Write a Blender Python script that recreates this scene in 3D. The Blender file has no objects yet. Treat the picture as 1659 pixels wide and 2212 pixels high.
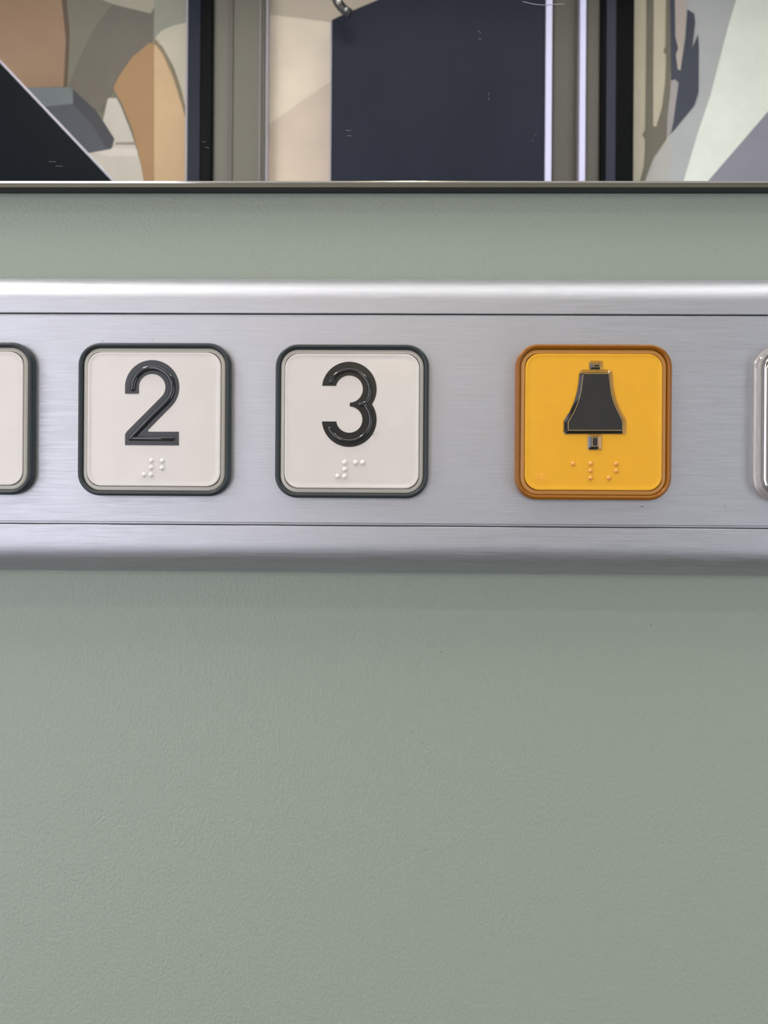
import bpy, bmesh, math, random
from mathutils import Vector, Matrix
random.seed(7)
S = bpy.context.scene
COL = S.collection
MM = 0.001
PI = math.pi

# ------------------------------------------------------------ camera
CAM_Y, CAM_Z = -0.176, 1.15          # the wall is y = 0, the lift cabin lies at y < 0
YAW, ROLL = math.radians(0.9), math.radians(0.38)
FPX = 1660.0
cd = bpy.data.cameras.new('camera'); cam = bpy.data.objects.new('camera', cd); COL.objects.link(cam)
cd.sensor_fit = 'VERTICAL'; cd.sensor_height = 24.0; cd.sensor_width = 18.0
cd.lens = 24.0 * FPX / 2212.0
cd.clip_start = 0.004; cd.clip_end = 20
RM = Matrix.Rotation(YAW, 3, 'Z') @ Matrix.Rotation(PI / 2, 3, 'X') @ Matrix.Rotation(ROLL, 3, 'Z')
cam.matrix_world = Matrix.Translation((0, CAM_Y, CAM_Z)) @ RM.to_4x4()
cd.dof.use_dof = True; cd.dof.focus_distance = 0.165; cd.dof.aperture_fstop = 30.0
S.camera = cam

# ------------------------------------------------------------ light levels
S.view_settings.view_transform = 'Standard'
S.view_settings.look = 'None'
S.view_settings.exposure = 1.80
S.view_settings.gamma = 1.0
S.view_settings.use_curve_mapping = False
w = bpy.data.worlds.new('world'); S.world = w; w.use_nodes = True
w.node_tree.nodes['Background'].inputs[0].default_value = (0.80, 0.86, 1.0, 1)
w.node_tree.nodes['Background'].inputs[1].default_value = 0.15
SIDE_FILL = 6.0        # added ceiling fills along the left and right walls, out of view
DIFFUSER = 0.6        # large ceiling diffusers
STRIP = 12.0           # narrow ceiling strip
DAYLIGHT = 2.0        # watts, doorway on the left
FILL_RIGHT = 1.35
SPOT = 200.0
MIRROR_STRIP = 0.05
FILL_PANE = 0.66

def area(name, loc, rot, sx, sy, power, color):
    l = bpy.data.lights.new(name, 'AREA'); l.shape = 'RECTANGLE'; l.size = sx; l.size_y = sy
    l.energy = power; l.color = color
    o = bpy.data.objects.new(name, l); COL.objects.link(o); o.location = loc; o.rotation_euler = rot
    return o
area('daylight_left', (-0.98, -0.72, 1.15), (0, -PI / 2, 0), 1.7, 0.70, DAYLIGHT, (0.93, 0.93, 1.0))
area('fill_right', (0.98, -0.75, 0.95), (0, PI / 2, 0), 0.9, 0.60, FILL_RIGHT, (0.88, 0.95, 1.0))  # added fill from the right, kept low to stay off the rail highlight

# ------------------------------------------------------------ helpers
def ray(u, v):
    return RM @ Vector(((u - 829.5) / FPX, -(v - 1106.0) / FPX, -1.0))
def on(u, v, y):
    """point of the plane at depth y that the lens sees at (u, v)"""
    d = ray(u, v); t = (y - CAM_Y) / d.y
    return Vector((d.x * t, y, CAM_Z + d.z * t))
Y_MIRROR = -0.0042
def across(u, v, y):
    """point at depth y on the far side of the cabin, measured through the mirror"""
    p = on(u, v, 2 * Y_MIRROR - y)
    return Vector((p.x, y, p.z))

def lin(c):
    return tuple(((x / 255) / 12.92 if x / 255 <= 0.04045 else ((x / 255 + 0.055) / 1.055) ** 2.4) for x in c)
def mat(name, rgb, rough=0.5, metal=0.0, spec=0.5, k=1.0, coat=0.0, trans=0.0, ior=1.49, emit=0.0, bump=None, mottled=None, aniso=0.0, srough=None):
    m = bpy.data.materials.new(name); m.use_nodes = True
    nt = m.node_tree; b = nt.nodes['Principled BSDF']
    c = tuple(min(1, x * k) for x in lin(rgb)) + (1,)
    b.inputs['Base Color'].default_value = c
    b.inputs['Roughness'].default_value = rough
    b.inputs['Metallic'].default_value = metal
    b.inputs['Specular IOR Level'].default_value = spec
    b.inputs['IOR'].default_value = ior
    b.inputs['Coat Weight'].default_value = coat
    b.inputs['Coat Roughness'].default_value = 0.05
    b.inputs['Transmission Weight'].default_value = trans
    if emit:
        b.inputs['Emission Color'].default_value = c; b.inputs['Emission Strength'].default_value = emit
    tc = nt.nodes.new('ShaderNodeTexCoord')
    def noise(scale, detail=3.0, rough_=0.5):
        mp = nt.nodes.new('ShaderNodeMapping'); mp.inputs['Scale'].default_value = scale
        n = nt.nodes.new('ShaderNodeTexNoise'); n.inputs['Scale'].default_value = 1.0
        n.inputs['Detail'].default_value = detail; n.inputs['Roughness'].default_value = rough_
        nt.links.new(tc.outputs['Object'], mp.inputs['Vector']); nt.links.new(mp.outputs[0], n.inputs['Vector'])
        return n
    if mottled:
        scale, amount = mottled
        n = noise(scale, 4.0, 0.6)
        mr = nt.nodes.new('ShaderNodeMapRange'); mr.inputs['From Min'].default_value = 0.3; mr.inputs['From Max'].default_value = 0.7
        mr.inputs['To Min'].default_value = 1 - amount; mr.inputs['To Max'].default_value = 1 + amount
        nt.links.new(n.outputs['Fac'], mr.inputs['Value'])
        vm = nt.nodes.new('ShaderNodeVectorMath'); vm.operation = 'SCALE'; vm.inputs[0].default_value = c[:3]
        nt.links.new(mr.outputs[0], vm.inputs['Scale']); nt.links.new(vm.outputs[0], b.inputs['Base Color'])
    if srough:
        scale, lo, hi = srough
        n = noise(scale, 4.0, 0.6)
        mr = nt.nodes.new('ShaderNodeMapRange'); mr.inputs['From Min'].default_value = 0.3; mr.inputs['From Max'].default_value = 0.7
        mr.inputs['To Min'].default_value = lo; mr.inputs['To Max'].default_value = hi
        nt.links.new(n.outputs['Fac'], mr.inputs['Value']); nt.links.new(mr.outputs[0], b.inputs['Roughness'])
    if bump:
        scale, strength, dist = bump
        n = noise(scale, 3.0)
        bp = nt.nodes.new('ShaderNodeBump'); bp.inputs['Strength'].default_value = strength; bp.inputs['Distance'].default_value = dist
        nt.links.new(n.outputs['Fac'], bp.inputs['Height']); nt.links.new(bp.outputs[0], b.inputs['Normal'])
    return m

def obj(name, bm, m, parent=None, loc=None, smooth=None):
    bmesh.ops.recalc_face_normals(bm, faces=bm.faces[:])
    me = bpy.data.meshes.new(name); bm.to_mesh(me); bm.free()
    for x in (m if isinstance(m, (list, tuple)) else [m]):
        me.materials.append(x)
    if smooth is not None:
        me.shade_smooth()
        if smooth < 180: me.set_sharp_from_angle(angle=math.radians(smooth))
    o = bpy.data.objects.new(name, me); COL.objects.link(o)
    if parent: o.parent = parent
    if loc is not None: o.location = loc
    return o
def tag(o, label=None, cat=None, group=None, kind=None):
    if label: o['label'] = label
    if cat: o['category'] = cat
    if group: o['group'] = group
    if kind: o['kind'] = kind
    return o
def thing(name, loc, label, cat, group=None):
    o = bpy.data.objects.new(name, None); COL.objects.link(o); o.location = loc; o.empty_display_size = 0.01
    return tag(o, label, cat, group)
def box(bm, x0, x1, y0, y1, z0, z1):
    vs = [bm.verts.new(p) for p in ((x0, y0, z0), (x1, y0, z0), (x1, y1, z0), (x0, y1, z0), (x0, y0, z1), (x1, y0, z1), (x1, y1, z1), (x0, y1, z1))]
    for f in ((0, 1, 2, 3), (4, 5, 6, 7), (0, 1, 5, 4), (1, 2, 6, 5), (2, 3, 7, 6), (3, 0, 4, 7)):
        bm.faces.new([vs[i] for i in f])
    return vs
def boxes(*bs, bevel=0):
    bm = bmesh.new()
    for b in bs: box(bm, *b)
    if bevel: bmesh.ops.bevel(bm, geom=bm.edges[:], offset=bevel, segments=2, affect='EDGES', profile=0.5)
    return bm
def rrect(wd, ht, r, n=10):
    r = max(r, 1e-5); pts = []
    for cx, cz, a0 in ((wd / 2 - r, ht / 2 - r, 0), (-wd / 2 + r, ht / 2 - r, 90), (-wd / 2 + r, -ht / 2 + r, 180), (wd / 2 - r, -ht / 2 + r, 270)):
        for i in range(n + 1):
            a = math.radians(a0 + 90 * i / n); pts.append((cx + r * math.cos(a), cz + r * math.sin(a)))
    return pts
def loft(rings, cap_first=False, cap_last=True, closed_profile=False, bm=None):
    """rings: list of (list of (x, z), height towards the viewer)"""
    bm = bm or bmesh.new(); vr = []
    for pts, h in rings:
        vr.append([bm.verts.new((x, -h, z)) for x, z in pts])
    n = len(vr[0]); m = len(vr)
    for j in range(m if closed_profile else m - 1):
        a, b = vr[j], vr[(j + 1) % m]
        for i in range(n):
            bm.faces.new((a[i], a[(i + 1) % n], b[(i + 1) % n], b[i]))
    if not closed_profile:
        if cap_first: bm.faces.new(vr[0])
        if cap_last: bm.faces.new(vr[-1])
    return bm
def frame_loft(size, r, prof, **kw):
    """a rounded-square part: prof is (inset mm, height mm) pairs"""
    return loft([(rrect((size - 2 * i) * MM, (size - 2 * i) * MM, (r - i) * MM), h * MM) for i, h in prof], **kw)
def prism(pts, h0, h1, bevel=0.0, bm=None):
    bm = bm or bmesh.new()
    a = [bm.verts.new((x, -h0, z)) for x, z in pts]; b = [bm.verts.new((x, -h1, z)) for x, z in pts]
    n = len(pts)
    for i in range(n): bm.faces.new((a[i], a[(i + 1) % n], b[(i + 1) % n], b[i]))
    bm.faces.new(a); top = bm.faces.new(b)
    if bevel: bmesh.ops.bevel(bm, geom=list(top.edges), offset=bevel, segments=2, affect='EDGES', profile=0.5)
    return bm
def ridge(path, wd, h, h0, bm=None, seg=10):
    """half-round bar along a polyline in the button face, ends rounded off"""
    bm = bm or bmesh.new(); n = len(path); rings = []
    P = [Vector(p) for p in path]
    def ring(c, nrm, s):
        out = []
        for k in range(seg + 1):
            a = PI * k / seg
            q = c + nrm * (math.cos(a) * wd / 2 * s)
            out.append(bm.verts.new((q.x, -(h0 + math.sin(a) * h * s), q.y)))
        return out
    for i in range(n):
        t1 = (P[min(i + 1, n - 1)] - P[max(i - 1, 0)]).normalized()
        nrm = Vector((-t1.y, t1.x))
        if 0 < i < n - 1:
            ta = (P[i] - P[i - 1]).normalized(); tb = (P[i + 1] - P[i]).normalized()
            c = max(0.35, math.sqrt(max(0, (1 + ta.dot(tb)) / 2))); nrm = nrm / c
        if i == 0:
            for a in (0.15, 0.6, 0.9): rings.append(ring(P[0] - t1 * wd / 2 * math.sqrt(1 - a * a), nrm, a))
        rings.append(ring(P[i], nrm, 1))
        if i == n - 1:
            for a in (0.9, 0.6, 0.15): rings.append(ring(P[i] + t1 * wd / 2 * math.sqrt(1 - a * a), nrm, a))
    for r0, r1 in zip(rings, rings[1:]):
        for k in range(seg): bm.faces.new((r0[k], r0[k + 1], r1[k + 1], r1[k]))
    return bm
def dome(r, h, h0, cx=0, cz=0, seg=20, rings=6, bm=None):
    bm = bm or bmesh.new(); prev = None
    for j in range(rings):
        a = PI / 2 * j / rings
        cur = [bm.verts.new((cx + r * math.cos(a) * math.cos(2 * PI * i / seg), -(h0 + h * math.sin(a)), cz + r * math.cos(a) * math.sin(2 * PI * i / seg))) for i in range(seg)]
        if prev:
            for i in range(seg): bm.faces.new((prev[i], prev[(i + 1) % seg], cur[(i + 1) % seg], cur[i]))
        prev = cur
    bm.faces.new(prev)
    return bm
def arc(cx, cz, r, a0, a1, n):
    return [(cx + r * math.cos(math.radians(a0 + (a1 - a0) * i / n)), cz + r * math.sin(math.radians(a0 + (a1 - a0) * i / n))) for i in range(n + 1)]

# ------------------------------------------------------------ materials
M_wall = mat('sage_laminate', (147, 155, 143), rough=0.40, spec=0.4, bump=((1400, 1500, 1100), 0.9, 0.00018))
M_alu = mat('brushed_aluminium', (189, 190, 197), metal=1.0, rough=0.5, bump=((60, 60, 5200), 0.30, 0.00006),
            mottled=((90, 90, 4200), 0.06), srough=((140, 140, 3200), 0.44, 0.56))
M_gap = mat('dark_gap', (60, 60, 72), rough=0.6)
M_rubber = mat('grey_bezel_plastic', (37, 44, 47), rough=0.38, spec=0.5, mottled=((900, 900, 900), 0.06))
M_housing = mat('frosted_grey_ring', (176, 171, 161), rough=0.22, spec=0.6)
M_face = mat('white_button_plastic', (212, 204, 198), rough=0.22, spec=0.5, mottled=((160, 160, 160), 0.02))
M_rim = mat('pale_clear_rim', (216, 212, 204), rough=0.12, spec=0.6)
M_black = mat('black_numeral_plastic', (42, 44, 48), rough=0.3, spec=0.5, mottled=((900, 900, 900), 0.12))
M_black3 = mat('deep_black_numeral_plastic', (15, 16, 18), rough=0.3, spec=0.5, mottled=((1200, 1200, 1200), 0.18))
M_ridge = mat('glossy_black_ridge', (30, 31, 34), rough=0.08, spec=0.8)
M_dot = mat('pearl_dot', (226, 220, 212), rough=0.08, spec=0.9, coat=1.0)
M_amber_ring = mat('dark_amber_plastic', (138, 82, 3), rough=0.25, spec=0.5)
M_amber_house = mat('frosted_amber_ring', (184, 128, 62), rough=0.3, spec=0.6)
M_amber = mat('amber_face_plastic', (229, 167, 44), rough=0.3, spec=0.4, mottled=((200, 200, 200), 0.02))
M_amber_rim = mat('amber_rim', (240, 180, 60), rough=0.15, spec=0.6)
M_amber_dot = mat('amber_dot', (226, 152, 50), rough=0.08, spec=0.9, coat=1.0)
M_gold_line = mat('gold_line', (196, 160, 96), rough=0.35)
M_clear = mat('clear_acrylic', (255, 255, 255), rough=0.0, trans=1.0, ior=1.47)
M_clearring = mat('clear_ring_plastic', (236, 230, 226), rough=0.06, trans=0.8, ior=1.47)
M_chrome = mat('polished_metal', (200, 198, 196), metal=1.0, rough=0.10)
M_steel = mat('satin_steel', (168, 164, 160), metal=1.0, rough=0.3, mottled=((60, 60, 900), 0.05))
M_mirror = mat('mirror_silver', (248, 250, 250), metal=1.0, rough=0.0)
M_edge = mat('polished_mirror_edge', (238, 234, 226), metal=1.0, rough=0.10, bump=((30, 2500, 2500), 0.05, 0.0001))
M_backing = mat('mirror_backing', (30, 34, 32), rough=0.5)
M_speck = mat('dark_speck', (58, 58, 52), rough=0.8)
M_smudge = mat('brown_smudge', (150, 138, 122), rough=0.8)
M_glass_mark = mat('pale_glass_mark', (150, 150, 155), rough=0.5)

# ------------------------------------------------------------ the cabin shell
X0, X1, YB, ZC = -0.95, 0.95, -1.32, 2.30
M_ceil = mat('white_ceiling', (215, 215, 212), rough=0.6)
M_floor = mat('taupe_floor', (104, 99, 88), rough=0.55, mottled=((9, 9, 9), 0.08))
M_side = mat('grey_side_panel', (128, 128, 126), rough=0.45)
M_beige = mat('taupe_back_panel', (168, 164, 162), rough=0.5)
wf = tag(obj('wall_front', boxes((X0, X1, 0, 0.03, 0, ZC)), M_wall), kind='structure')
tag(obj('wall_back', boxes((X0, X1, YB - 0.03, YB, 0, ZC)), M_beige), kind='structure')
tag(obj('wall_left', boxes((X0 - 0.03, X0, YB, -1.08, 0, ZC), (X0 - 0.03, X0, -0.36, 0, 0, ZC), (X0 - 0.03, X0, -1.08, -0.36, 2.02, ZC)), M_side), kind='structure')
tag(obj('wall_right', boxes((X1, X1 + 0.03, YB, -1.06, 0, ZC), (X1, X1 + 0.03, -0.44, 0, 0, ZC), (X1, X1 + 0.03, -1.06, -0.44, 2.02, ZC), (X1, X1 + 0.03, -1.06, -0.44, 0, 0.5)), M_side), kind='structure')
tag(obj('floor', boxes((X0, X1, YB, 0, -0.03, 0)), M_floor), kind='structure')
tag(obj('ceiling', boxes((X0, X1, YB, 0, ZC, ZC + 0.03)), M_ceil), kind='structure')

# unseen glowing pane added in the far wall's left half to brighten the metal
wn = thing('fill_pane_1', (-0.66, YB, 1.03), None, None)
wn['kind'] = 'structure'
M_wframe = mat('fill_pane_frame_metal', (170, 168, 166), rough=0.35, metal=1.0)
obj('fill_pane_frame', boxes((-0.27, -0.25, 0, 0.02, -0.62, 0.62), (0.25, 0.27, 0, 0.02, -0.62, 0.62), (-0.25, 0.25, 0, 0.02, -0.62, -0.60), (-0.25, 0.25, 0, 0.02, 0.60, 0.62)), M_wframe, wn)
obj('pane', boxes((-0.25, 0.25, 0.002, 0.008, -0.60, 0.60)), mat('glowing_fill_pane', (244, 244, 255), emit=FILL_PANE, rough=0.3), wn)

# ceiling lamps
M_lampframe = mat('lamp_frame', (190, 190, 190), rough=0.3, metal=1.0)
def ceiling_lamp(x0, x1, y0, y1, label, strength, color):
    t = thing('ceiling_light', ((x0 + x1) / 2, (y0 + y1) / 2, ZC), label, 'ceiling light')
    hx, hy, f = (x1 - x0) / 2, (y1 - y0) / 2, 0.008
    obj('frame', boxes((-hx - f, -hx, -hy - f, hy + f, -0.012, 0), (hx, hx + f, -hy - f, hy + f, -0.012, 0), (-hx, hx, -hy - f, -hy, -0.012, 0), (-hx, hx, hy, hy + f, -0.012, 0)), M_lampframe, t)
    obj('diffuser', boxes((-hx, hx, -hy, hy, -0.008, -0.001)), mat('lit_diffuser', color, emit=strength, rough=0.5), t)
ceiling_lamp(-0.66, 0.66, -0.56, -0.08, 'wide white ceiling light panel above the cabin', DIFFUSER, (255, 250, 242))
ceiling_lamp(-0.93, -0.70, -0.60, -0.08, 'added white fill light on the ceiling along the left wall', SIDE_FILL * 1.2, (255, 252, 248))  # unseen fill, set aside so the rail does not mirror it
ceiling_lamp(0.70, 0.93, -0.60, -0.08, 'added white fill light on the ceiling along the right wall', SIDE_FILL * 0.45, (250, 252, 250))  # second unseen fill, added on the right
ceiling_lamp(-0.80, 0.80, -0.875, -0.855, 'long narrow ceiling light strip behind the wide panel', STRIP, (255, 250, 240))

# ------------------------------------------------------------ mirror above the panel
mb = on(829, 391, Y_MIRROR)
ZM = mb.z
mir = thing('wall_mirror', (0, 0, ZM), 'frameless wall mirror with polished bottom edge mounted above the button panel', 'mirror')
MX = 0.40; MH = 0.70
bv = 0.0011
def edge_profile():
    # front-bottom corner of the glass: rounded arris, chamfer, underside
    pr = [(Y_MIRROR, 0.0)]
    for i in range(1, 9):
        a = math.radians(45 * i / 8); r = 0.0009
        pr.append((Y_MIRROR + r * (1 - math.cos(a)), -r * math.sin(a)))
    y, z = pr[-1]; pr += [(y + 0.00045, z - 0.00045), (y + 0.00045, 0.0)]
    return pr
ep = edge_profile()
def sweep_x(profile, x0, x1, closed=True):
    bm = bmesh.new()
    a = [bm.verts.new((x0, y, z)) for y, z in profile]; b = [bm.verts.new((x1, y, z)) for y, z in profile]
    n = len(profile)
    for i in range(n if closed else n - 1): bm.faces.new((a[i], a[(i + 1) % n], b[(i + 1) % n], b[i]))
    if closed: bm.faces.new(a); bm.faces.new(b)
    return bm
obj('glass', boxes((-MX, MX, Y_MIRROR, -0.0004, 0, MH)), M_mirror, mir)
e = obj('polished_edge', sweep_x(ep, -MX, MX), M_edge, mir, smooth=20)
obj('backing', boxes((-MX, MX, ep[-1][0], 0.0, ep[-2][1], 0.0), (-MX, MX, -0.0004, 0.0, 0.0, MH)), M_backing, mir)
# fine scratches with their reflections drawn as twin marks, and one hair
def hairline(name, pts, wd, parent, y, m, origin=(0, 0, 0)):
    bm = bmesh.new()
    P = [Vector((on(u, v, y).x, on(u, v, y).z)) for u, v in pts]
    for i in range(len(P) - 1):
        t1 = (P[i + 1] - P[i]).normalized(); n1 = Vector((-t1.y, t1.x)) * wd / 2
        q = [P[i] + n1, P[i + 1] + n1, P[i + 1] - n1, P[i] - n1]
        bm.faces.new([bm.verts.new((c.x - origin[0], y - origin[1], c.y - origin[2])) for c in q])
    return obj(name, bm, m, parent)
yy = Y_MIRROR - 0.00004
org = (0, 0, ZM)
tag(hairline('glass_mark', [(1129, 3), (1145, 7), (1162, 10), (1180, 11), (1200, 9), (1219, 8)], 0.00012, mir, yy, M_glass_mark, org), 'pale curved hair on the glass')
for pts in ([(1033, 66), (1039, 71)], [(1033, 83), (1040, 84)], [(1057, 200), (1055, 206)], [(1055, 212), (1057, 216)], [(747, 281), (758, 282)], [(750, 293), (759, 293)],
            [(436, 306), (444, 306)], [(443, 318), (452, 319)], [(105, 349), (120, 349.5)], [(120, 358), (135, 359)], [(1155, 291), (1159, 290)], [(1150, 305), (1153, 304)]):  # second mark of each pair stands for the reflection in the glass
    hairline('glass_mark', pts, 0.00004, mir, yy, M_glass_mark, org)

# ------------------------------------------------------------ control panel
YP = -0.0100
def zat(v, y=YP, u=829): return on(u, v, y).z
zt, zg1, zg2, zb = zat(588.5, -0.0075), zat(677.5), zat(1137), zat(1239.5, -0.0035)
panel = thing('control_panel', (0, 0, zb), 'horizontal brushed aluminium lift control panel with rounded top and bottom edges', 'control panel')
PX = 0.30
def rail_profile(zi, zo):
    """zi: inner edge at the groove, zo: outer edge of the panel (relative heights), quarter-round outside"""
    s = 1 if zo > zi else -1
    hgt, dep = 0.0072, 0.0095
    pr = [(0.0, zi), (YP + 0.0006, zi), (YP + 0.00012, zi), (YP, zi + s * 0.00012)]
    n = 20
    for i in range(n + 1):
        a = PI / 2 * i / n
        pr.append((YP + dep * (1 - math.cos(a) ** 0.95), zo - s * hgt * (1 - math.sin(a) ** 0.95)))
    pr.append((0.0, zo))
    return pr
obj('upper_rail', sweep_x(rail_profile(zg1 - zb, zt - zb), -PX, PX), M_alu, panel, smooth=35)
obj('lower_rail', sweep_x(rail_profile(zg2 - zb, 0.0), -PX, PX), M_alu, panel, smooth=35)
g = 0.00022
z1, z0 = zg1 - zb - g, zg2 - zb + g
obj('face_plate', sweep_x([(YP + 0.0012, z0), (YP + 0.00030, z0), (YP + 0.00022, z0 + 0.00040), (YP, z0 + 0.0005), (YP, z1 - 0.0005), (YP + 0.00022, z1 - 0.00040), (YP + 0.00030, z1), (YP + 0.0012, z1)], -PX, PX), M_alu, panel, smooth=20)
obj('groove_liner', boxes((-PX, PX, YP + 0.0013, -0.001, z0 - g + 1e-5, z1 + g - 1e-5)), M_gap, panel)
# small stains on the metal
def specks(name, pts, y, parent, m, origin, h=0.00002):
    if name in ('stain', 'blemish') and len(pts) > 1:
        return [specks(name, [q], y, parent, m, origin) for q in pts]
    bm = bmesh.new()
    for u, v, r in pts:
        p = on(u, v, y); n = 7
        vs = []
        for i in range(n):
            a = 2 * PI * i / n; rr = r * 0.0001 * random.uniform(0.7, 1.2)
            vs.append(bm.verts.new((p.x - origin[0] + rr * math.cos(a), y - origin[1], p.z - origin[2] + rr * math.sin(a))))
        bm.faces.new(vs)
    return obj(name, bm, m, parent)
M_stain = mat('faint_metal_stain', (112, 112, 116), rough=0.5)
sp = specks('stain', [(1386, 1094, 2.2), (1389, 1095, 1.4), (1566, 1092, 1.2), (1566, 1097, 1.3), (1503, 1107, .9), (329, 734, 1.2), (221, 736, 1.2), (109, 697, .9)], YP - 0.00002, panel, M_stain, (0, 0, zb))
specks('scuff_marks', [(927, 1387, .9), (936, 1395, .9), (954, 1409, 1.2), (892, 1582, 1.3), (911, 1604, .7), (915, 1607, .8), (925, 1619, .7), (930, 1626, .8), (729, 1412, .7), (740, 1424, .6), (751, 1435, .6),
                       (397, 1996, .8), (433, 2063, 1.2), (437, 2065, 1.0), (447, 2067, .8), (1405, 1351, .9), (1407, 1350, .8), (1394, 1383, .8), (1319, 1405, .7), (279, 1239, 1.0), (842, 1517, .6), (851, 1530, .6), (1550, 539, .9), (1546, 538, .7), (241, 543, .8), (296, 1690, .7), (1380, 1470, .6)],
       -0.00003, wf, M_speck, (0, 0, 0))

# ------------------------------------------------------------ buttons
def button_base(u, v, name, label, size, r, mats, cat='button', group=None):
    c = on(u, v, YP - 0.0018); t = thing(name, (c.x, YP, c.z), label, cat, group)
    mb_, mh, mrim, mf = mats
    ring = []
    for i in range(17):
        a = PI * i / 16
        ring.append((0.52 - 0.52 * math.cos(a), 1.35 + 0.62 * math.sin(a)))
    obj('bezel', frame_loft(size, r, [(0.0, 0.0), (0.0, 0.6)] + ring + [(1.04, 0.1)], closed_profile=True), mb_, t, smooth=50)
    obj('inner_ring', frame_loft(size, r, [(1.06, 0.2), (1.06, 1.15), (1.20, 1.36), (1.75, 1.52), (1.96, 1.50), (2.02, 1.25), (2.02, 0.2)], closed_profile=True), mh, t, smooth=30)
    f = obj('button_face', frame_loft(size, r + 0.3, [(2.06, 0.3), (2.06, 1.62), (2.16, 1.74), (2.36, 1.78), (2.52, 1.74), (2.66, 1.70), (3.3, 1.70)], cap_first=True), mf, t, smooth=30)
    return t, f
HF = 1.70 * MM
ZP = 4.1475
def local(t, zx, zy, ox, oy):
    """zoomed crop reading -> position on the button face"""
    p = on(ox + zx / ZP, oy + zy / ZP, YP - HF)
    return (p.x - t.location.x, p.z - t.location.z)
def shape(t, pts, ox, oy): return [local(t, x, y, ox, oy) for x, y in pts]
def zarc(cx, cy, r, a0, a1, n=24):     # angles measured anticlockwise, y down
    return [(cx + r * math.cos(math.radians(a0 + (a1 - a0) * i / n)), cy - r * math.sin(math.radians(a0 + (a1 - a0) * i / n))) for i in range(n + 1)]
def braille(t, f, pts, ox, oy, m, r=0.56, h=0.42):
    for x, y in pts:
        lx, lz = local(t, x, y, ox, oy)
        obj('braille_dot', dome(r * MM, h * MM, 0), m, f, loc=(lx, -HF, lz), smooth=60)

WH = (M_rubber, M_housing, M_rim, M_face)
SZ, RR = 32.9, 4.8
# left, mostly outside the frame
t0_, f0_ = button_base(-94, 903, 'lift_button', 'white square lift button cut off at the left end of the panel', SZ, RR, WH, group='white floor buttons')
# button 2
t2, f2 = button_base(332, 905.5, 'lift_button', 'white square lift button with black raised numeral 2', SZ, RR, WH, group='white floor buttons')
ox, oy = 140, 720
two = [(540, 542)] + zarc(783, 483, 243, 180, -45, 40) + [(745, 868), (752, 882), (1022, 882), (1022, 1005), (540, 1002), (540, 905), (556, 880)] + zarc(783, 483, 119, -45, 180, 30) + [(664, 542)]
num = obj('numeral', prism(shape(t2, two, ox, oy), HF, HF + 0.06 * MM), M_black, f2)
path = [(610, 497)] + zarc(790, 487, 178, 176, -45, 36) + [(752, 775), (592, 940)]
def densify(p, k=1):
    return p
bm = ridge(shape(t2, path, ox, oy), 1.2 * MM, 0.55 * MM, HF + 0.05 * MM)
bm = ridge(shape(t2, [(592, 942), (700, 943), (850, 944), (968, 945)], ox, oy), 0.95 * MM, 0.48 * MM, HF + 0.05 * MM, bm=bm)
obj('numeral_ridge', bm, M_ridge, f2, smooth=60)
braille(t2, f2, [(774, 1142), (871, 1144), (774, 1204), (871, 1206), (710, 1267), (774, 1268)], ox, oy, M_dot)
# button 3
t3, f3 = button_base(760, 909.5, 'lift_button', 'white square lift button with black raised numeral 3 and a small brown smudge', SZ, RR, WH, group='white floor buttons')
ox, oy = 570, 720
three = zarc(765, 500, 245, 173, -33.5, 40)[0:] + zarc(765, 773, 245, 33.5, -176, 40) + [(650, 790)] + \
        zarc(765, 773, 118, 188, 450 - 2, 30) + [(770, 655), (770, 622)] + zarc(765, 500, 122, 272, 526, 30) + [(655, 471)]
obj('numeral', prism(shape(t3, three, ox, oy), HF, HF + 0.06 * MM), M_black3, f3)
bm = ridge(shape(t3, zarc(765, 515, 185, 155, -38, 36) + [(862, 640)], ox, oy), 0.95 * MM, 0.5 * MM, HF + 0.05 * MM)
bm = ridge(shape(t3, [(880, 640)] + zarc(765, 775, 192, 45, -156, 36), ox, oy), 0.95 * MM, 0.5 * MM, HF + 0.05 * MM, bm=bm)
obj('numeral_ridge', bm, M_ridge, f3, smooth=60)
braille(t3, f3, [(724, 1157), (820, 1158), (884, 1159), (724, 1219), (660, 1281), (724, 1282)], ox, oy, M_dot)
sm = [(806 + random.gauss(7, 6), 938 + random.gauss(0, 4), random.uniform(.3, .9)) for _ in range(26)] + [(838 + random.gauss(6, 7), 926 + random.gauss(0, 6), random.uniform(.25, .6)) for _ in range(20)]
s_ = specks('smudge', sm, YP - HF - 0.00002, f3, M_smudge, (t3.location.x, YP, t3.location.z))

# bell button
AM = (M_amber_ring, M_amber_house, M_amber_rim, M_amber)
tb, fb = button_base(1282.5, 911.5, 'alarm_button', 'yellow square alarm button with a black bell symbol', 33.2, RR, AM)
ox, oy = 1090, 720
outer = [(700, 326), (928, 326), (950, 334), (964, 352), (968, 375), (970, 430), (974, 480), (983, 530), (998, 590), (1022, 650), (1050, 710), (1087, 775), (1087, 896), (1078, 907), (536, 907), (526, 896), (526, 778), (578, 702), (607, 640), (630, 575), (647, 510), (657, 450), (663, 400), (664, 368), (672, 342), (684, 330)]
inner = [(712, 366), (918, 366), (924, 368), (928, 374), (930, 385), (934, 440), (940, 490), (948, 540), (962, 600), (985, 660), (1014, 720), (1048, 794), (1048, 868), (1044, 871), (570, 871), (565, 868), (565, 796), (612, 718), (641, 654), (664, 586), (680, 520), (689, 456), (695, 405), (698, 378), (702, 370), (707, 367)]
def lerp(a, b, t): return [((1 - t) * p[0] + t * q[0], (1 - t) * p[1] + t * q[1]) for p, q in zip(a, b)]
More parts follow.
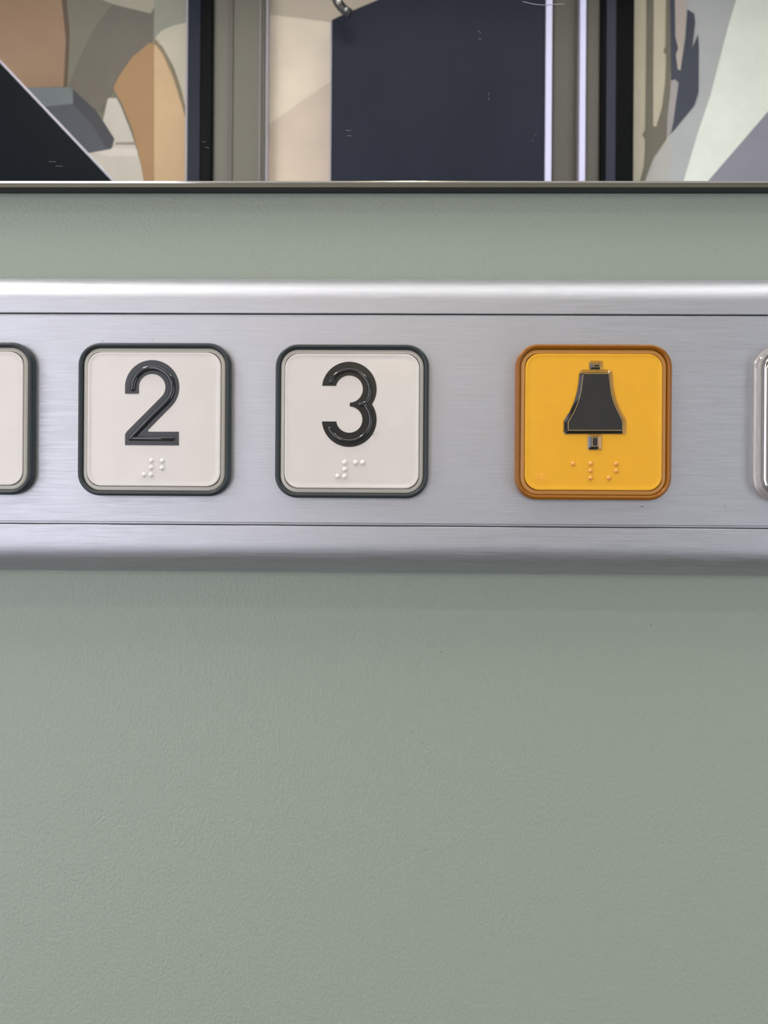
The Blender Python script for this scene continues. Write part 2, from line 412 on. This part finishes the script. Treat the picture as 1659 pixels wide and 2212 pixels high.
def symbol(outer, inner, decal_t, name, thick=0.62):
    xs = [p[0] for p in outer]; ys = [p[1] for p in outer]; xm, ym = (min(xs) + max(xs)) / 2, (min(ys) + max(ys)) / 2
    d = []
    for p, q in zip(outer, inner):
        tx = 0.25 if p[0] < xm else 0.8; ty = 0.8 if p[1] < ym - 0.46 * (max(ys) - min(ys)) else 0.25
        d.append(((1 - tx) * p[0] + tx * q[0], (1 - ty) * p[1] + ty * q[1]))
    obj(name, prism(shape(tb, d, ox, oy), HF, HF + 0.02 * MM), M_black3, fb)
    so, si = shape(tb, outer, ox, oy), shape(tb, inner, ox, oy)
    s1 = shape(tb, lerp(outer, inner, 0.12), ox, oy); s2 = shape(tb, lerp(outer, inner, 0.9), ox, oy)
    bm = loft([(so, HF + 0.03 * MM), (so, HF + 0.12 * MM), (s1, HF + 0.22 * MM), (s2, HF + thick * MM - 0.03 * MM), (si, HF + thick * MM)], cap_first=True)
    c = obj('clear_relief', bm, M_clear, fb)
    tag(c, 'clear raised relief over the symbol')
    ln = [(shape(tb, lerp(outer, inner, 0.93), ox, oy), HF + thick * MM + 0.004 * MM), (shape(tb, lerp(outer, inner, 1.04), ox, oy), HF + thick * MM + 0.006 * MM)]
    obj('outline', loft(ln, cap_last=False), M_gold_line, fb)
symbol(outer, inner, 0.45, 'bell_symbol')
def rr4(x0, y0, x1, y1, r, n=4):
    out = []
    for cx, cy, a0 in ((x1 - r, y0 + r, 90), (x0 + r, y0 + r, 180), (x0 + r, y1 - r, 270), (x1 - r, y1 - r, 0)):
        out += zarc(cx, cy, r, a0 if a0 != 90 else 0, (a0 if a0 != 90 else 0) + 90, n)
    return out
def rr4(x0, y0, x1, y1, r, n=4):
    out = []
    for cx, cy, a0 in ((x1 - r, y0 + r, 0), (x0 + r, y0 + r, 90), (x0 + r, y1 - r, 180), (x1 - r, y1 - r, 270)):
        out += zarc(cx, cy, r, a0, a0 + 90, n)
    return out
symbol(rr4(757, 246, 880, 328, 14), rr4(792, 284, 846, 306, 3), 0.3, 'bell_crown', 0.55)
symbol(rr4(742, 902, 870, 1049, 16), rr4(780, 936, 829, 1013, 3), 0.3, 'bell_clapper', 0.55)
braille(tb, fb, [(612, 1168), (770, 1168), (1000, 1170), (770, 1231), (998, 1233), (768, 1296), (932, 1297)], ox, oy, M_amber_dot, r=0.52, h=0.42)
# faint moulded oval emblem, lower left of the yellow face
M_emb = mat('amber_emblem', (234, 167, 50), rough=0.3); M_emb2 = mat('amber_emblem_letters', (240, 172, 64), rough=0.2)
em = obj('emblem', prism(shape(tb, [(325 + 55 * math.cos(a * PI / 16), 1287 - 32 * math.sin(a * PI / 16)) for a in range(32)], ox, oy), HF, HF + 0.02 * MM), M_emb, fb)
bm = ridge(shape(tb, zarc(303, 1286, 19, 55, 305, 14), ox, oy), 0.12 * MM, 0.06 * MM, HF + 0.02 * MM)
for pth in ([(330, 1267), (330, 1306)], [(330, 1267), (348, 1268), (354, 1276), (348, 1285), (330, 1286)], [(330, 1286), (350, 1287), (357, 1296), (350, 1305), (330, 1306)]):
    bm = ridge(shape(tb, pth, ox, oy), 0.12 * MM, 0.06 * MM, HF + 0.02 * MM, bm=bm)
obj('emblem_letters', bm, M_emb2, fb, smooth=60)
M_adot = mat('amber_blemish', (170, 120, 30), rough=0.6)
specks('blemish', [(1404, 799, .9), (1373, 989, .9), (1164, 909, .5), (1388, 799, .4)], YP - HF - 0.00002, fb, M_adot, (tb.location.x, YP, tb.location.z))

# clear-rimmed key at the right end
CL = (M_clearring, M_chrome, M_chrome, M_steel)
tr = thing('clear_rimmed_button', (on(1806, 915, YP - .0018).x, YP, on(1806, 915, YP - .0018).z), 'clear-rimmed square button with shiny metal centre, cut off at the right of the panel', 'button')
obj('clear_rim', frame_loft(33.4, 5.2, [(0, 0.02), (0, 1.1), (0.25, 1.6), (0.8, 1.9), (1.15, 1.6), (1.2, 0.02)], closed_profile=True), M_clearring, tr, smooth=50)
pr = []
for i in range(9):
    a = PI / 2 * i / 8; pr.append((1.35 + 0.9 * (1 - math.cos(a)), 1.2 + 0.9 * math.sin(a)))
obj('metal_cap', frame_loft(33.4, 5.2, [(1.35, 0.1)] + pr, cap_first=True, cap_last=False), M_chrome, tr, smooth=60)
obj('button_face', frame_loft(33.4, 5.2, [(2.2, 0.3), (2.25, 2.1), (2.6, 2.12)], cap_first=True), M_steel, tr, smooth=40)

# ------------------------------------------------------------ what stands on the far side of the cabin
KB = 0.95
YW = YB
cols = {}
def paint(rgb):
    if rgb not in cols: cols[rgb] = mat('mural_paint_%d_%d_%d' % rgb, rgb, rough=0.6, spec=0.3, k=KB, mottled=((14, 14, 14), 0.05))
    return cols[rgb]
def mural(name, label, u0, u1, zlo, zhi, polys, ybase, base, trim=None):
    """a painted board on the far wall; polys are outlines of its colour fields"""
    yf = ybase + 0.018
    xa, xb = across(u0, 200, yf).x, across(u1, 200, yf).x
    t = thing(name, ((xa + xb) / 2, ybase, zlo), label, 'wall mural')
    L = t.location
    obj('board', boxes((xa - L.x, xb - L.x, 0, 0.018, 0, zhi - zlo)), paint(base), t)
    bm = bmesh.new(); ms = []
    for i, (rgb, pts) in enumerate(polys):
        y = yf + 0.0002 + 0.0002 * i
        q = [across(min(max(u, u0), u1), v, y) for u, v in pts]
        f = bm.faces.new([bm.verts.new((p.x - L.x, p.y - L.y, p.z - L.z)) for p in q])
        m = paint(rgb)
        if m not in ms: ms.append(m)
        f.material_index = ms.index(m)
    obj('painted_shapes', bm, ms, t)
    return t
def post(name, label, cat, u0, u1, depth, m, grooves=(), v=200, bevel=0.003, zl=1.66, zh=ZC):
    yf = YW + depth
    xa, xb = across(u0, v, yf).x, across(u1, v, yf).x
    t = thing(name, ((xa + xb) / 2, YW, zl), label, cat)
    obj('body', boxes((xa - t.location.x, xb - t.location.x, 0.0, depth, 0.0, zh - zl), bevel=bevel), m, t)
    for g0, g1, gm in grooves:
        ga, gb = across(g0, v, yf).x, across(g1, v, yf).x
        obj('stripe', boxes((ga - t.location.x, gb - t.location.x, depth, depth + 0.003, 0.0, zh - zl)), gm, t)
    return t
left_polys = [
    ((158, 128, 105), [(-70, -80), (132, -80), (134, 0), (140, 60), (143, 90), (138, 187), (58, 189), (-70, 195)]),
    ((100, 84, 70), [(132, -80), (143, -80), (145, 10), (151, 70), (146, 188), (137, 188), (142, 90), (139, 55), (133, 0)]),
    ((126, 121, 108), [(143, -80), (260, -80), (240, 12), (205, 65), (175, 125), (160, 160), (148, 188), (146, 187), (151, 70), (145, 10)]),
    ((168, 160, 146), [(200, -80), (345, -80), (335, 12), (325, 29), (280, 18), (240, 8), (222, 0)]),
    ((114, 107, 99), [(241, 9), (280, 19), (325, 29), (333, 22), (333, 90), (300, 112), (267, 150), (248, 180), (238, 208), (230, 214), (222, 245), (206, 238), (160, 196), (148, 187), (158, 158), (173, 122), (200, 67)]),
    ((150, 149, 138), [(335, -80), (405, -80), (405, 52), (370, 57), (337, 78), (332, 88)]),
    ((196, 187, 170), [(337, 79), (350, 66), (372, 56), (405, 49), (405, 240), (392, 195), (375, 145), (350, 100), (334, 88)]),
    ((200, 192, 182), [(233, 212), (252, 212), (262, 232), (285, 290), (300, 340), (316, 400), (250, 400), (180, 320), (238, 318), (246, 300), (222, 262)]),
    ((150, 140, 130), [(250, 307), (293, 307), (294, 313), (248, 313)]),
    ((214, 204, 196), [(190, 326), (240, 318), (296, 322), (298, 336), (240, 338)]),
    ((168, 132, 96), [(322, 93), (333, 95), (333, 420), (316, 420), (300, 335), (285, 278), (262, 222), (244, 190), (258, 163), (285, 124)]),
    ((204, 172, 136), [(333, 92), (341, 100), (360, 130), (380, 175), (396, 232), (402, 262), (402, 420), (333, 420)]),
    ((142, 126, 102), [(330, 86), (338, 86), (362, 122), (382, 168), (400, 228), (402, 262), (392, 225), (374, 168), (352, 118), (336, 97), (328, 96)]),  # thin shadow line put into the paint as a brown field
    ((84, 87, 96), [(58, 189), (120, 192), (158, 193), (190, 222), (222, 260), (247, 300), (240, 321), (190, 330), (120, 260)]),
    ((118, 124, 128), [(58, 189), (148, 189), (158, 195), (158, 224), (98, 230), (80, 212)]),
    ((72, 72, 78), [(157, 194), (207, 238), (246, 298), (242, 318), (228, 318), (200, 270), (158, 226)]),
]
right_polys = [
    ((208, 196, 174), [(1368, -80), (1445, -80), (1445, 290), (1398, 400), (1366, 400)]),
    ((190, 190, 192), [(1440, -80), (1606, -80), (1590, 0), (1572, 60), (1550, 140), (1535, 205), (1508, 285), (1474, 400), (1390, 400), (1398, 360), (1444, 300)]),
    ((192, 187, 184), [(1392, 400), (1400, 358), (1444, 300), (1448, 320), (1446, 400)]),
    ((246, 247, 238), [(1606, -80), (1740, -80), (1740, 230), (1659, 242), (1525, 400), (1474, 400), (1508, 285), (1535, 205), (1552, 140), (1572, 60), (1590, 0)]),
    ((152, 149, 162), [(1525, 396), (1659, 241), (1740, 150), (1740, 400), (1520, 402)]),
    ((180, 170, 172), [(1444, 170), (1466, 172), (1464, 215), (1452, 285), (1432, 300)]),
    ((196, 182, 176), [(1456, -80), (1485, -80), (1484, 10), (1480, 70), (1470, 152), (1464, 154), (1458, 110)]),
    ((126, 118, 106), [(1397, -80), (1412, -80), (1412, 40), (1411, 150), (1411, 272), (1418, 274), (1430, 232), (1437, 180), (1439, 135), (1439, 118), (1433, 111), (1438, 100), (1440, -80), (1450, -80), (1450, 140), (1448, 200), (1442, 250), (1440, 300), (1412, 340), (1390, 400), (1380, 400), (1391, 362), (1394, 320), (1394, 300), (1388, 290), (1394, 280), (1396, 150)]),
    ((76, 79, 93), [(1446, -80), (1457, -80), (1459, 80), (1465, 104), (1460, 118), (1464, 150), (1470, 152), (1481, 80), (1485, 20), (1500, 30), (1502, 48), (1495, 105), (1508, 74), (1510, 100), (1509, 200), (1500, 228), (1450, 288), (1455, 260), (1466, 178), (1458, 171), (1450, 174), (1449, 120)]),
]
M_blackpost = mat('black_gloss_post', (6, 7, 9), rough=0.4, spec=0.06)
M_navystripe = mat('dark_navy_stripe', (18, 25, 42), rough=0.4, spec=0.15)
M_slatestripe = mat('slate_stripe', (52, 54, 70), rough=0.4, spec=0.15)
M_taupe = mat('taupe_pilaster', (134, 128, 116), rough=0.45, k=0.52)
M_taupe_d = mat('taupe_groove', (116, 108, 98), rough=0.45, k=0.52)
M_taupe_l = mat('taupe_light_line', (160, 152, 144), rough=0.4, k=0.52)
M_lilac = mat('lilac_aluminium_edge', (158, 151, 162), rough=0.35)
mural('mural_panel', 'mural board of brown, grey and tan curved shapes, seen at the left of the mirror', -90, 402, 1.66, 2.27, left_polys, YW, (126, 121, 108))
mural('mural_panel', 'mural board of pale green, lilac and slate shapes, seen at the right of the mirror', 1368, 1745, 1.66, 2.27, right_polys, YW, (216, 219, 208))
mural('mural_panel', 'plain beige board with wall shading painted as three slanting tones, seen in the mirror beside the navy door panel', 577, 900, 1.66, 2.27, [  # the wall's two-tone shading is put into these paint tones
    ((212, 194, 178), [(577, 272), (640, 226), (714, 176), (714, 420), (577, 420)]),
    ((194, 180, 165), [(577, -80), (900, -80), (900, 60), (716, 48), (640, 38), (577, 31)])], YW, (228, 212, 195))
post('door_jamb', 'black vertical post with navy stripe left of the taupe pilaster in the mirror', 'post', 406, 458, 0.05, M_blackpost, [(407, 433, M_navystripe)])
post('trim_strip', 'thin pale metal strip beside the brown and grey mural in the mirror', 'trim', 400, 405.5, 0.045, M_lilac, bevel=0.001)
post('pilaster', 'taupe pilaster with fine grooves between black post and beige board in the mirror', 'pilaster', 459, 575, 0.04, M_taupe, [(492, 503, M_taupe_d), (560, 564, M_taupe_l), (569, 572, M_taupe_d)])
post('trim_strip', 'thin pale strip drawn for the lit line where taupe pilaster meets beige board in the mirror', 'trim', 573.5, 578, 0.041, M_lilac, bevel=0.001)  # lit edge line built as a pale strip
post('pilaster', 'taupe pilaster between the two bright light strips in the mirror', 'pilaster', 1193, 1249, 0.04, M_taupe, [(1240, 1248, M_taupe_d)])
post('pilaster', 'narrow taupe pilaster beside the right black post in the mirror', 'pilaster', 1265, 1297, 0.04, M_taupe)
post('door_jamb', 'black vertical post with slate stripe beside the pale green mural in the mirror', 'post', 1298, 1370, 0.05, M_blackpost, [(1309, 1329, M_slatestripe)])
M_strip = mat('lit_strip', (206, 202, 234), emit=MIRROR_STRIP, rough=0.4)
for ua, ub, lb in ((1179, 1192, 'bright vertical light strip along the navy door panel in the mirror'), (1253, 1265, 'bright vertical light strip between two taupe pilasters in the mirror')):
    yf = YW + 0.066; xa, xb = across(ua, 200, yf).x, across(ub, 200, yf).x
    t = thing('light_strip', ((xa + xb) / 2, YW, 1.66), lb, 'light strip')
    h = abs(xb - xa) / 2
    obj('housing', boxes((-h, h, 0, 0.060, 0, ZC - 1.66)), M_lilac, t)
    obj('diffuser', boxes((-h, h, 0.060, 0.066, 0, ZC - 1.66)), M_strip, t)
# navy panel with a slanting top corner
def slab(name, label, cat, pts, yf, thick, m, edge_m, edge_w=0.005):
    P = [across(u, v, yf) for u, v in pts]
    cx = sum(p.x for p in P) / len(P); z0_ = min(p.z for p in P)
    t = thing(name, (cx, yf - thick, z0_), label, cat)
    q = [(p.x - cx, p.z - z0_) for p in P]
    bm = bmesh.new()
    a = [bm.verts.new((x, 0, z)) for x, z in q]; b = [bm.verts.new((x, thick, z)) for x, z in q]
    n = len(q)
    for i in range(n): bm.faces.new((a[i], a[(i + 1) % n], b[(i + 1) % n], b[i]))
    bm.faces.new(a); bm.faces.new(b)
    obj('panel_body', bm, m, t)
    return t, q, thick
M_navy = mat('dark_navy_door', (38, 41, 55), rough=0.4, spec=0.12, mottled=((5, 5, 2), 0.12))
t, q, th = slab('door_panel', 'large dark navy door panel with slanting top corner, seen in the middle of the mirror', 'door panel', [(717, 43), (740, 32), (820, -2), (960, -70), (1177, -70), (1176, 460), (717, 460)], YW + 0.06, 0.038, M_navy, M_lilac)
xe = q[0][0]
s = 1 if xe > 0 else -1
obj('edge_strip', boxes((min(xe, xe - s * -0.003), max(xe, xe - s * -0.003), 0, th + 0.001, q[-1][1], q[0][1])), M_lilac, t)
# black slanted board, lower left of the mirror
M_darkboard = mat('black_board', (18, 21, 25), rough=0.4, spec=0.03)
t, q, th = slab('slanted_board', 'black board with a sloping pale-edged top, seen at the lower left of the mirror', 'board', [(-60, 72), (243, 392), (330, 484), (-60, 484)], YW + 0.16, 0.138, M_darkboard, M_lilac)
a_, b_ = Vector(q[0]), Vector(q[2]); d_ = (b_ - a_).normalized(); nn = Vector((-d_.y, d_.x))
if nn.y < 0: nn = -nn
bm = bmesh.new(); w_ = 0.0038
c4 = [a_, b_, b_ + nn * w_, a_ + nn * w_]
lo = [bm.verts.new((p.x, 0, p.y)) for p in c4]; hi = [bm.verts.new((p.x, th, p.y)) for p in c4]
for i in range(4): bm.faces.new((lo[i], lo[(i + 1) % 4], hi[(i + 1) % 4], hi[i]))
bm.faces.new(lo); bm.faces.new(hi)
obj('edge_strip', bm, M_lilac, t)
# studded black strap
ys = YW + 0.10
c = across(780, -22, ys)
t = thing('studded_strap', c, 'curved black strap with silver studs at the top corner of the navy panel', 'strap')
bm = bmesh.new(); R_ = 0.047; rings = []
for i in range(28):
    a = math.radians(150 + (246 - 150) * i / 27); cc = Vector((R_ * math.cos(a), 0, R_ * math.sin(a))); rd = cc.normalized()
    rings.append([bm.verts.new(cc + rd * (0.0085 * math.cos(b)) + Vector((0, 0.005 * math.sin(b), 0))) for b in [2 * PI * k / 14 for k in range(14)]])
for r0, r1 in zip(rings, rings[1:]):
    for k in range(14): bm.faces.new((r0[k], r0[(k + 1) % 14], r1[(k + 1) % 14], r1[k]))
bm.faces.new(rings[0]); bm.faces.new(rings[-1])
obj('band', bm, mat('black_strap', (14, 14, 15), rough=0.3), t, smooth=60)
for adeg, rs in ((178, 0.004), (212, 0.0055), (236, 0.004)):
    a = math.radians(adeg); b = bmesh.new(); bmesh.ops.create_icosphere(b, subdivisions=3, radius=rs)
    obj('stud', b, M_chrome, t, loc=(R_ * math.cos(a), 0.005, R_ * math.sin(a)), smooth=180)

# unseen bulbs added on the far wall to make glints on the mirror's edge
for u, lb, k in ((880, 'added small warm glint bulb on the navy door side of the far wall', 1.0), (-60, 'added small warm glint bulb on the far wall at the left', 0.15)):
    p = across(u, 391, YW + 0.09)
    t = thing('added_glint_lamp', (p.x, YW + 0.06, 1.52), lb, 'lamp')
    bm = bmesh.new(); bmesh.ops.create_cone(bm, cap_ends=True, segments=32, radius1=0.022, radius2=0.018, depth=0.02, matrix=Matrix.Translation((0, 0.01, 0)) @ Matrix.Rotation(-PI / 2, 4, 'X'))
    obj('housing', bm, M_lampframe, t)
    bm = bmesh.new(); bmesh.ops.create_uvsphere(bm, u_segments=24, v_segments=16, radius=0.010)
    obj('bulb', bm, mat('warm_glint_bulb', (255, 236, 190), emit=SPOT * k), t, loc=(0, 0.022, 0), smooth=180)
